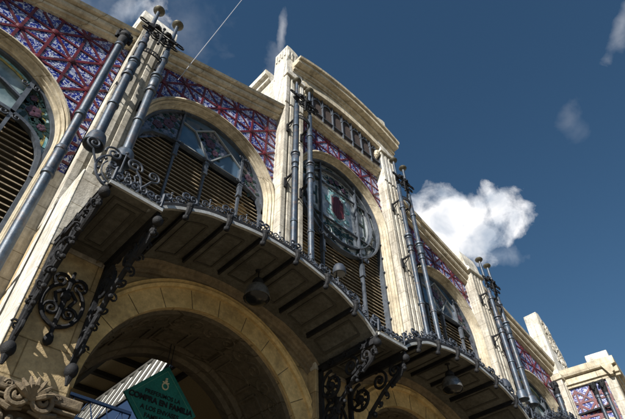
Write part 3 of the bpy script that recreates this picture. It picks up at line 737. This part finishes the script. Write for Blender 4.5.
def lyre(m,x,y,z,s):
    for e in(-1,1):
        m.tube([(x+e*s*.12,y,z-.45*s)]+[(x+e*s*(.62*math.sin(t)),y,z+s*(-.62*math.cos(t))) for t in [.3+.22*k for k in range(11)]],[.02]+[.028]*9+[.022,.02],6)
        m.tube([(x+e*s*(.46*math.sin(t)),y,z+s*(-.46*math.cos(t))) for t in [.4+.22*k for k in range(9)]],.016,6)
        m.tube(spiral((x+e*s*.30,y,z+.62*s),(e,0,0),(0,0,1),.24*s,.04*s,-.3,1.6,26),.022,6)
        m.tube(spiral((x+e*s*.86,y-.05,z+.52*s),(e,0,0),(0,0,1),.20*s,.03*s,-1.6,1.6,26),.022,6)
        m.tube([(x+e*s*.58,y,z-.1*s),(x+e*s*.72,y-.03,z+.1*s),(x+e*s*.84,y-.05,z+.32*s)],.022,6)
        for k in range(6): m.tube(spiral((x+e*s*.28*math.sin(.4+.4*k),y+.01,z-s*.30*math.cos(.4+.4*k)),(e,0,0),(0,0,1),.085*s,.02*s,k,1.4,14),.013,5)
        for k in range(5):
            t=.5+.42*k; m.ball((x+e*s*.54*math.sin(t),y,z-s*.54*math.cos(t)),.034,7)
    m.tube([(x,y,z-.7*s),(x,y,z+.15*s),(x,y,z+.9*s)],[.03,.02,.014],6); m.ball((x,y,z+.9*s),.04,8); m.ball((x,y,z+.1*s),.045,8)
for pi,pc in enumerate(PC):
    w=.40; z=7.18
    bp=MB().box(pc-w,pc+w,YF-.08,Y0-.26,z,z+.12).done('pier_canopy',SOFFIT,HALL)
    MB().box(pc-w-.03,pc+w+.03,YF-.12,YF-.08,z-.01,z+.05).done('fascia',ZINC,bp)
    e_=MB()
    for e in(-1,1): e_.box(pc+e*(w+.0)-.03,pc+e*(w+.0)+.03,YF-.08,Y0-.26,z-.015,z+.05)
    e_.done('edge_trim',DIRON,bp)
    g=MB()
    for s_,t_ in ((.24,.0),(.13,.12)):
        xa,xb,ya,yb=pc-s_,pc+s_,YF+.1+t_,Y0-.5-t_
        for (p,q,r,t) in ((xa,xb,ya,ya),(xa,xb,yb,yb)): g.box(p-.02,q+.02,r-.02,r+.02,z-.02,z-.004)
        for xx in(xa,xb): g.box(xx-.02,xx+.02,ya,yb,z-.022,z-.004)
    g.done('panel_frame',GROOVE,bp)
    cr=MB()
    for k in range(3):
        for e in(-1,1): cr.tube(spiral((pc-.26+.26*k+e*.06,YF-.08,z+.22),(e,0,0),(0,0,1),.08,.015,-PI/2,1.3,14),.02,5)
    for e in(-1,1):
        cr.tube([(pc+e*w,YF-.08,z+.1),(pc+e*w,YF-.1,z+.35)],.025,5); cr.tube(spiral((pc+e*(w+.07),YF-.08,z+.38),(e,0,0),(0,0,1),.08,.015,PI,1.3,14),.022,5)
    ly=MB(); lyre(ly,pc,-1.2,8.95,.72)
    for e in(-1,1): ly.tube([(pc+e*.08,-1.2,8.5),(pc+e*.3,-1.25,7.9),(pc+e*.36,-1.5,z+.12)],.03,6)
    cr.done('cresting',SCROLL,bp,smooth=True); ly.done('lyre_ornament',SCROLL,bp,smooth=True)
    # scrolled brackets, one each side
    for e in(-1,1):
        X=pc+e*.43; yw=-.97
        m=MB(); m.box(X-.035,X+.035,YF-.05,yw,z-.16,z-.02); m.box(X-.035,X+.035,yw-.09,yw,5.25,z-.1)
        m.box(X-.05,X+.05,YF+.02,yw,z-.03,z-.012)
        yz=lambda o,r0,r1,a,t,tk,n=30: m.tube(spiral((X,o[0],o[1]),(0,-1,0),(0,0,1),r0,r1,a,t,n),tk,6)
        yz((-1.32,6.62),.32,.05,PI/2,1.7,.035); yz((-1.24,5.98),.24,.04,-PI/2,-1.6,.032); yz((-1.86,6.80),.21,.035,PI/2,-1.6,.03); yz((-2.28,6.88),.15,.03,PI/2,1.4,.028); yz((-1.15,5.52),.14,.03,PI/2,1.5,.026)
        m.tube([(X,-1.02,5.3),(X,-1.2,5.75),(X,-1.55,6.22),(X,-1.95,6.55),(X,-2.4,6.80),(X,-2.58,7.02)],[.04,.045,.045,.04,.04,.04],7)
        for (a,b,r) in ((-1.55,6.22,.055),(-1.98,6.55,.05),(-1.2,5.75,.05),(-2.5,6.88,.06),(-1.32,6.62,.07),(-1.86,6.8,.05),(-1.0,6.35,.05)): m.ball((X,a,b),r,8)
        for k in range(7): 
            t=k*.9; m.tube([(X,-1.32+.12*math.cos(t),6.62+.12*math.sin(t)),(X,-1.32+.24*math.cos(t+.3),6.62+.24*math.sin(t+.3))],[.04,.015],5)
        for k in range(3): m.tube(spiral((X+e*.045,-1.35-.42*k,z-.09),(0,-1,0),(0,0,1),.09,.02,PI/2,1.6,16),.018,5)
        for k in range(9):
            t=k/8; a_=-1.08-1.42*t; b_=5.55+1.3*t**.7
            m.tube(spiral((X+e*.05,a_,b_),(e,0,.4*(-1)**k),(0,-.5,.8),.075,.015,k,1.3,12),.018,5); m.ball((X,a_-.03,b_-.03),.04,6)
        m.ball((X,-1.06,5.22),.095,10,1.2); m.tube([(X,-1.06,5.15),(X,-1.06,5.0)],[.06,.02],6)
        m.ball((X,YF-.04,z-.16),.085,10); 
        m.tube([(X,-2.5,6.9),(X,-2.4,6.72),(X,-2.2,6.6),(X,-2.05,6.62)],[.05,.045,.035,.01],7)
        m.done('bracket',DIRON,HALL,smooth=True)
    # scroll ornament on the pier face between the brackets
    m=MB(); y=-1.0; zc_=6.25
    for e in(-1,1):
        m.tube([(pc,y,zc_-.48)]+[(pc+e*.30*math.sin(t),y,zc_-.10-.36*math.cos(t)) for t in [.3+.28*k for k in range(9)]],.032,6)
        m.tube(spiral((pc+e*.13,y,zc_-.22),(e,0,0),(0,0,1),.13,.02,-1.,1.5,20),.026,6)
        m.tube(spiral((pc+e*.15,y,zc_+.28),(e,0,0),(0,0,1),.14,.02,PI,-1.5,20),.028,6)
        m.tube([(pc+e*.10,y,zc_-.1),(pc+e*.16,y,zc_+.05),(pc+e*.05,y,zc_+.16)],.03,6)
    m.tube([(pc,y,zc_+.5),(pc,y,zc_),(pc,y,zc_-.62)],[.025,.045,.03],6); m.ball((pc,y,zc_-.68),.07,9,1.4); m.ball((pc,y,zc_+.05),.08,8)
    m.done('wall_ornament',DIRON,HALL,smooth=True)

# body of the hall behind the facade -------------------------------------------
body=MB()
for sg in(-1,1): body.box(min(sg*15.3,sg*15.7),max(sg*15.3,sg*15.7),1.5,30,0,12.8)
body.box(-15.7,15.7,30,30.4,0,12.8)
body.done('wall',DARKWALL,HALL)
rf=MB()
for sg in(1,):
    rf.add([(sg*3.2,1.5,17.2),(sg*15.7,1.5,12.7),(sg*15.7,30.4,12.7),(sg*3.2,30.4,17.2),(sg*3.2,1.5,17.35),(sg*15.7,1.5,12.85),(sg*15.7,30.4,12.85),(sg*3.2,30.4,17.35)],[(0,1,2,3),(4,7,6,5),(0,4,5,1),(1,5,6,2),(2,6,7,3),(3,7,4,0)])
rf.box(-3.3,3.3,7,30.4,17.2,17.35)
for (xa,xb,ya,yb) in ((-3.2,-15.7,18.,30.4),):  # front of the left slope left out, unseen, to let sun and sky in
    za=17.2+(xa+3.2)*.36; zb_=17.2+(xb+3.2)*.36
    rf.loft([[(xa,yy,za),(xb,yy,zb_),(xb,yy,zb_+.15),(xa,yy,za+.15)] for yy in (ya,yb)])
rf.done('roof',ROOF,HALL)
# interior ceiling seen through the doorway arch: coffers, glazed strip, truss
MB().box(-5.7,9.2,2.0,18,13.0,13.1).done('inner_ceiling',COFFER,HALL)  # cut short on the left, out of view, so sun reaches the strip
for (xa,xb,za) in ((-15.3,-9.3,5.),(-9.3,9.3,8.8),(9.3,15.3,5.)):
    MB().box(xa,xb,1.80,1.92,za,12.7).done('dark_backing',INNER,HALL)  # dark sheets added behind the louvres so the gaps read as shade
MB().box(-9.2,9.2,1.802,1.918,12.7,14.8).done('dark_backing',INNER,HALL); MB().box(-3.3,3.3,1.803,1.917,14.8,17.2).done('dark_backing',INNER,HALL)
for k in range(9):
    y=3.+1.7*k; MB().box(-5.7,0,y-.11,y+.11,12.8,13.0).done('ceiling_beam',GROOVE,HALL)
for x in (-4.9,-3.3,-1.7,-.1): MB().box(x-.09,x+.09,2,18,12.76,12.995).done('ceiling_beam',GROOVE,HALL)
gl=MB().add([(-3.9,2,9.2),(-3.9,16,9.2),(-3.3,16,10.8),(-3.3,2,10.8)],[(0,1,2,3)]).done('glazed_strip',FROST,HALL)
gb=MB()
for k in range(23):
    y=2.1+.60*k; gb.tube([(-3.93,y,9.2),(-3.33,y,10.8)],.055,4)
gb.tube([(-3.93,2,9.2),(-3.93,16,9.2)],.07,5); gb.tube([(-3.33,2,10.8),(-3.33,16,10.8)],.07,5)
gb.done('glazing_bar',GROOVE,gl)
MB().box(-3.95,-3.8,5.4,16,5.5,9.1).done('inner_screen',BLUE,HALL)
MB().box(-15.3,15.3,18.,18.2,0,13.6).done('dark_backing',INNER,HALL)  # dark end sheet added to hide open sky and read as unlit hall
# bright slanting roof boards added close behind the louvres to read as lit patches
for (x0_,z0_,w_,l_) in ((-5.2,12.3,.42,1.5),(-4.5,12.2,.40,1.0),(-3.9,11.9,.45,.9),(-2.6,13.0,.35,1.2),(-2.0,12.7,.45,.9)):
    a_=.62; ca,sa=math.cos(a_),math.sin(a_)
    MB().prism([(x0_,z0_),(x0_+l_*ca,z0_+l_*sa),(x0_+l_*ca-w_*sa,z0_+l_*sa+w_*ca),(x0_-w_*sa,z0_+w_*ca)],1.47,1.53).done('roof_board',BOARD,HALL)
tr=MB(); y=6.5
for zz in (7.9,8.5): tr.box(-9,9,y-.05,y+.05,zz-.04,zz+.04)
for k in range(36): 
    x=-9+.5*k; tr.tube([(x,y,7.9),(x+.25,y,8.5),(x+.5,y,7.9)],.025,5)
tr.done('truss',BLUE,HALL)

# projecting wing at the right-hand end ------------------------------------------
WG=thing('market_wing','projecting cream stone wing with tiled frieze at the right end of the facade','building',(15.36,.30,0),R(10.4))
# local frame: -y comes forward along the return wall, +x runs along the wing's own front
def wprof(z0): return [(-.02,z0),(-.14,z0),(-.16,z0+.08),(-.12,z0+.10),(-.24,z0+.14),(-.25,z0+.42),(-.20,z0+.45),(-.38,z0+.50),(-.42,z0+.60),(-.42,z0+.86),(.4,z0+.9)]
LW=1.80
MB().box(0,.5,-LW,.4,0,14.4).box(0.002,12,-LW,-LW+.5,0,14.4).done('wall',STONE,WG)
tf=MB(); tf.box(-.03,.0,-LW+.1,.4,10.0,13.56); tf.box(.1,12,-LW-.03,-LW,10.,13.56); tf=tf.done('tile_frieze',TILE,WG)
la=MB(); cnt=0
def wbar(p,q,face):
    L_=math.hypot(q[0]-p[0],q[1]-p[1])
    if L_<.05: return
    nx,nz=-(q[1]-p[1])/L_*.045,(q[0]-p[0])/L_*.045; P4=[(p[0]+nx,p[1]+nz),(q[0]+nx,q[1]+nz),(q[0]-nx,q[1]-nz),(p[0]-nx,p[1]-nz)]
    dy=.003*random.random()
    if face=='x': la.prism(P4,-.06-dy,-.03,'x')
    else: la.prism(P4,-LW-.06-dy,-LW-.03,'y')
for face,(lo,hi) in (('x',(-LW+.1,.4)),('y',(.1,7.))):
    def insf(a): return lo<a[0]<hi and 10.<a[1]<13.5
    for k in range(-14,16):
        for sg_ in ((0,1),(1,0),(1,1),(1,-1)):
            if sg_==(0,1): p,q=(k*.7,9),(k*.7,14)
            elif sg_==(1,0): p,q=(-3,10+k*.7),(8,10+k*.7)
            else: p,q=(k*.7-6,12-6*sg_[1]),(k*.7+6,12+6*sg_[1])
            for a,b in clip_seg(p,q,insf,200): wbar(a,b,face)
la.done('lattice',MAROON,tf)
cw=MB(); cw.loft([[(x,y,z) for x,z in wprof(13.57)] for y in (-LW-.42,.5)]); cw.done('cornice',TRIM,WG)
cw=MB(); cw.loft([[(x,-LW+yy,z) for yy,z in wprof(13.572)] for x in (-.415,12.)]); cw.done('cornice',TRIM,WG)
MB().box(-.14,.36,-LW-.14,-LW+.3,5,13.56).done('pilaster',STONE,WG,bev=.02)
m=MB(); pr=[(-.5,14.52),(-.5,14.72),(-.3,14.95),(0,15.0),(.35,14.95),(.5,14.75),(.5,14.52)]
m.prism([(a*.7,z-.08) for a,z in pr],-LW-.28,-LW+.75); m.done('parapet_block',PALE,WG,bev=.03)
for (ax,) in ((0,),):
    rings=[]
    m=MB()
    for k in range(25):
        a=PI*k/24; rings.append([(xx,-.82+r*math.cos(a),10.9+r*math.sin(a)) for r,xx in ((.92,-.02),(.92,-.2),(.72,-.22),(.70,-.02))])
    m.loft(rings); m.arcsweep(3.4,10.2,[(2.3,-LW),(2.3,-LW-.22),(1.95,-LW-.22),(1.9,-LW)],n=40); m.done('arch_surround',TRIM,WG,smooth=True)
    g=MB(); g.prism([(-.82+.7*math.cos(PI*k/24),10.9+.7*math.sin(PI*k/24)) for k in range(25)]+[(-1.52,5.),(-.12,5.)],-.075,-.062,'x'); g.prism([(3.4+1.9*math.cos(PI*k/30),10.2+1.9*math.sin(PI*k/30)) for k in range(31)]+[(1.5,5.),(5.3,5.)],-LW-.08,-LW-.066); g.done('window',GLBLUE,WG)

# masts -----------------------------------------------------------------------------
def mast(px,ztop,label,grp,zbot=10.95,e=.343,r0=.11):
    t=thing('iron_mast_pair',label,'mast',(px,0,zbot),0,grp); H=ztop-zbot
    hk=H*.42
    for s in(-1,1):
        x=s*e
        MB().tube([(x,0,.0),(x,0,hk),(x,0,hk+.01),(x,0,H-1.9),(x,0,H-1.85),(x,0,H-.1)],[r0,r0,.092,.092,.070,.055],14).done('pole',IRON,t,smooth=True)
        # bell foot, open underneath
        MB().lathe((x,0,0),[(.10,.0),(.16,-.06),(.19,-.24),(.215,-.30),(.235,-.30),(.225,-.22),(.21,-.06),(.19,.02),(r0*1.0,.08),(r0*1.0,.04)],18).done('bell_foot',IRON,t,smooth=True)
        for (h,rr) in ((1.3,r0*1.25),(hk-.15,r0*1.35),(hk+.5,.14),(hk+.62,.165),(H*.66,.125),(H-1.9,.10)):
            MB().lathe((x,0,h),[(rr*.72,-.06),(rr,-.04),(rr,.02),(rr*.8,.05),(rr*.7,.06)],14).done('collar',IRON,t,smooth=True)
        MB().lathe((x,0,hk+.05),[(r0,-.02),(.135,.02),(.13,.38),(.10,.42)],14).done('sleeve',IRON,t,smooth=True)
        MB().lathe((x,0,H),[(.05,-.14),(.10,-.09),(.165,-.05),(.185,0),(.165,.05),(.09,.09),(.0,.10)],16).done('finial',BRONZE,t,smooth=True)
    m=MB(); hb=H-1.25
    for dz,yy in ((0,-.10),(-.30,-.09)):
        L_=.66 if dz==0 else .5
        pts=[(-L_+.08*math.cos(a),yy,hb+dz+.06*math.sin(a)) for a in [PI/2+PI*k/8 for k in range(9)]]+[(L_+.08*math.cos(a),yy,hb+dz+.06*math.sin(a)) for a in [-PI/2+PI*k/8 for k in range(9)]]
        m.tube(pts+[pts[0]],.026,6)
    for s in(-1,1):
        m.tube(spiral((s*.16,-.1,hb-.30),(s,0,0),(0,0,1),.16,.03,PI/2,1.5,22),.028,6)
        m.tube(spiral((s*.17,-.1,hb+.18),(s,0,0),(0,0,1),.13,.02,-PI/2,1.5,22),.026,6)
        m.tube([(s*e,-.1,hb-.4),(s*.2,-.1,hb-.56),(0,-.1,hb-.50)],.024,6)
        m.tube([(s*e,-.02,hb),(s*e,-.14,hb)],[.11,.09],10); m.ball((s*.50,-.1,hb),.05,7)
        m.tube([(s*.05,-.12,hb+.02),(s*.2,-.16,hb+.12),(s*.3,-.12,hb+.02)],[.03,.06,.02],6)
    m.tube([(0,-.1,hb-.62),(0,-.12,hb-.2),(0,-.1,hb+.26)],[.025,.04,.02],7); m.ball((0,-.1,hb+.30),.05,8); m.ball((0,-.1,hb-.64),.045,8)
    m.done('crosspiece',DIRON,t,smooth=True)
    for h in (H*.36+.25,H*.72):
        for s in(-1,1):
            m=MB(); x=s*e; m.box(x-.03,x+.03,.05,.56,h-.03,h+.03); m.box(x-.05,x+.05,.44,.50,h-.38,h+.05); m.tube([(x,.48,h-.3),(x,.28,h-.18),(x,.1,h-.03)],.02,5)
            m.done('wall_bracket',DIRON,t)
    m=MB()
    n=10
    m.tube([(-e+2*e*k/n,-.02-.09*math.sin(PI*k/n),H-2.42) for k in range(n+1)],.02,5); m.tube([(-e+2*e*k/n,-.02-.09*math.sin(PI*k/n),H-2.60) for k in range(n+1)],.02,5)
    for k in range(n+1): m.tube([(-e+2*e*k/n,-.02-.09*math.sin(PI*k/n),H-2.42),(-e+2*e*k/n,-.02-.09*math.sin(PI*k/n),H-2.60)],.024,5)
    m.done('tie_plate',DIRON,t)
    return t
G='paired iron masts standing before the facade pilasters'
mA=mast(-8.81,17.64,'leftmost pair of iron masts, close to the camera beside the blue downpipe',G)
dup(mA,(8.81,0,10.95),0,'rightmost iron mast pair beside the white rounded pilaster cap')
mB=mast(-3.,20.27,'tall iron mast pair left of the round stained glass window, tops against the attic',G,r0=.094)
dup(mB,(3.,0,10.95),0,'iron mast pair right of the round window, tops against sky by the white cloud')

def downpipe(x,y,z1,z0,label,r=.098,flip=1):
    t=thing('downpipe',label,'drainpipe',(x,y,z0),0,'iron downpipes on the facade'); H=z1-z0
    MB().tube([(0,0,0),(0,0,H-.4)],r,14).done('pipe',IRON,t,smooth=True)
    for h in (2.2,H*.42,H*.60,H*.60+.75,H-4.,H-.7): MB().lathe((0,0,h),[(r*.9,-.09),(r*1.3,-.06),(r*1.3,.02),(r*1.15,.06),(r*.9,.1)],14).done('collar',IRON,t,smooth=True)
    MB().lathe((0,0,H*.60+.1),[(r*.95,-.05),(r*1.15,0),(r*1.15,.6),(r*.95,.65)],14).done('sleeve',IRON,t,smooth=True)
    q=r/.14
    m=MB(); m.lathe((0,0,H-.42),[(r,-.2),(r*1.35,-.1),(r*1.35,.1),(r*1.1,.14),(r*1.6,.2),(r*1.6,.3),(r*1.2,.42)],14)
    m.box(-.27*q,.27*q,-.06,.06,H-.34,H-.20)
    for s in(-1,1):
        m.tube([(s*.27*q,0,H-.40),(s*.27*q,0,H-.12)],[.055*q,.075*q],8)
        m.tube(spiral((s*.20*q,-.06,H-.08),(s,0,0),(0,0,1),.09*q,.02,-PI/2,1.4,14),.022*q,5)
    m.box(-.16*q,.16*q,-.12,.2,H-.1,H); m.done('hopper',DIRON,t,smooth=True)
    for h in (2.,H*.42+.8,H-1.2): MB().box(-.05,.05,.05,.98-y,h-.04,h+.04).done('wall_bracket',DIRON,t)
    return t
downpipe(-9.66,0.,15.3,.3,'blue grey iron downpipe beside the leftmost masts, left of the near pilaster')
downpipe(13.98,.66,13.55,.3,'blue grey iron downpipe under the far right end of the raking cornice',.11)
downpipe(15.30,-.62,13.5,.3,'slim iron downpipe on the return wall of the wing, nearer the main facade',.085)
downpipe(15.36,-1.02,13.5,.3,'slim iron downpipe on the return wall of the wing, nearer its outer corner',.085)

# pendant lamps under the canopies
def lamp(x,y,ztop,label):
    t=thing('pendant_lamp',label,'lamp',(x,y,ztop),0,'bell shaped lamps hanging under the canopies')
    MB().lathe((0,0,0),[(.07,0),(.07,-.025),(.016,-.05),(.016,-.20),(.04,-.21)],10).done('stem',DIRON,t,smooth=True)
    MB().lathe((0,0,-.20),[(.04,.0),(.075,-.03),(.10,-.07),(.11,-.09),(.11,-.15),(.085,-.16),(.095,-.19)],20).done('collar',DIRON,t,smooth=True)
    MB().lathe((0,0,-.37),[(.10,.0),(.15,-.03),(.20,-.09),(.23,-.18),(.25,-.30),(.258,-.315),(.245,-.315),(.21,-.16),(.11,-.03)],28).done('shade',LAMPM,t,smooth=True)
    MB().lathe((0,0,-.67),[(.24,.0),(.21,-.05),(.14,-.09),(.0,-.11)],24).done('diffuser',LAMPD,t,smooth=True)
    return t
lamp(-5.72,-1.72,8.05,'grey bell lamp hanging under the left arched canopy')
lamp(-.08,-2.08,8.05,'grey bell lamp hanging under the canopy nearer the right of the frame')

# small floodlights on the canopy cresting
def flood(x,y,z,label,s=1.):
    t=thing('floodlight',label,'spotlight',(x,y,z),0,'small floodlights on the canopies')
    MB().lathe((0,0,0),[(.17*s,0),(.18*s,.03),(.17*s,.16*s),(.13*s,.26*s),(.05*s,.32*s),(0,.33*s)],16).done('housing',SCROLL,t,smooth=True)
    MB().lathe((0,0,-.0),[(.16*s,.005),(.15*s,-.01),(0,-.02)],16).done('lens',LAMPD,t)
    m=MB(); m.tube([(0,0,.3*s),(0,.12,.1),(0,.12,-.75)],.02,6); m.done('arm',DIRON,t)
    return t
flood(-2.6,-1.0,10.1,'small blue grey floodlight under the left half of the round window')
flood(-2.95,-2.25,7.75,'tiny floodlight on the pier canopy below the tall mast pair',.7)
flood(2.45,-2.2,8.2,'small floodlight on the canopy crest nearer the right',.9)

# green hanging sign
SG=thing('hanging_sign','dark green diamond shaped board with black lettering hanging in the entrance arch','sign',(-6.05,.55,6.02))
d_=.77
MB().prism([(-d_,0),(0,d_),(d_,0),(0,-d_)],-.02,.02).done('board',GREEN,SG)
ln=MB()
for (p,q) in (((-1,0),(0,1)),((0,1),(1,0)),((1,0),(0,-1)),((0,-1),(-1,0))):
    a=(p[0]*.66,p[1]*.66); b=(q[0]*.66,q[1]*.66); bar(ln,a,b,.004,-.026,-.02)
ln.done('border_line',LINE,SG)
def text(s,x,z,size,m,bold=0.):
    c=bpy.data.curves.new('lettering','FONT'); c.body=s; c.size=size; c.align_x='CENTER'; c.extrude=.002; c.offset=bold
    o=bpy.data.objects.new('tmp',c); COL.objects.link(o); dg=bpy.context.evaluated_depsgraph_get(); me=bpy.data.meshes.new_from_object(o.evaluated_get(dg)); bpy.data.objects.remove(o)
    me.materials.clear(); me.materials.append(m); t=bpy.data.objects.new('lettering',me); COL.objects.link(t); t.parent=SG; t.location=(x,-.026,z); t.rotation_euler=(PI/2,0,0); return t
text('PREFERIMOS LA',0,.115,.110,BLACK,.002); text('COMPRA EN FAMILIA',0,-.03,.142,BLACK,.007); text('A LOS ENVASES',0,-.185,.115,BLACK,.003); text('FAMILIARES',0,-.325,.115,BLACK,.003)
em=MB(); em.tube(spiral((0,-.03,.35),(1,0,0),(0,0,1),.062,.062,0,1,20),.014,6); em.tube([(-.07,-.03,.425),(0,-.03,.41),(.07,-.03,.425)],.013,6); em.lathe((0,-.03,.42),[(.02,0),(.035,.03),(.02,.06),(.028,.085),(0,.1)],10)
em.done('emblem',CREAM,SG,smooth=True)
hg=MB()
for e in(-1,1): hg.tube([(e*.04,0,d_-.05),(e*.04,0,1.25)],.008,5)
hg.done('hanger',DIRON,SG)

# cable crossing the sky
cb=MB().tube([(-7.7, 0.62, 15.94), (-7.37, 0.4, 17.92), (-6.98, 0.1, 20.22), (-6.58, -0.2, 22.6), (-5.69, -0.8, 27.87)],.012,6).done('overhead_cable',CABLE)
cb['label']='thin pale cable rising from the raking cornice into the sky'; cb['category']='cable'
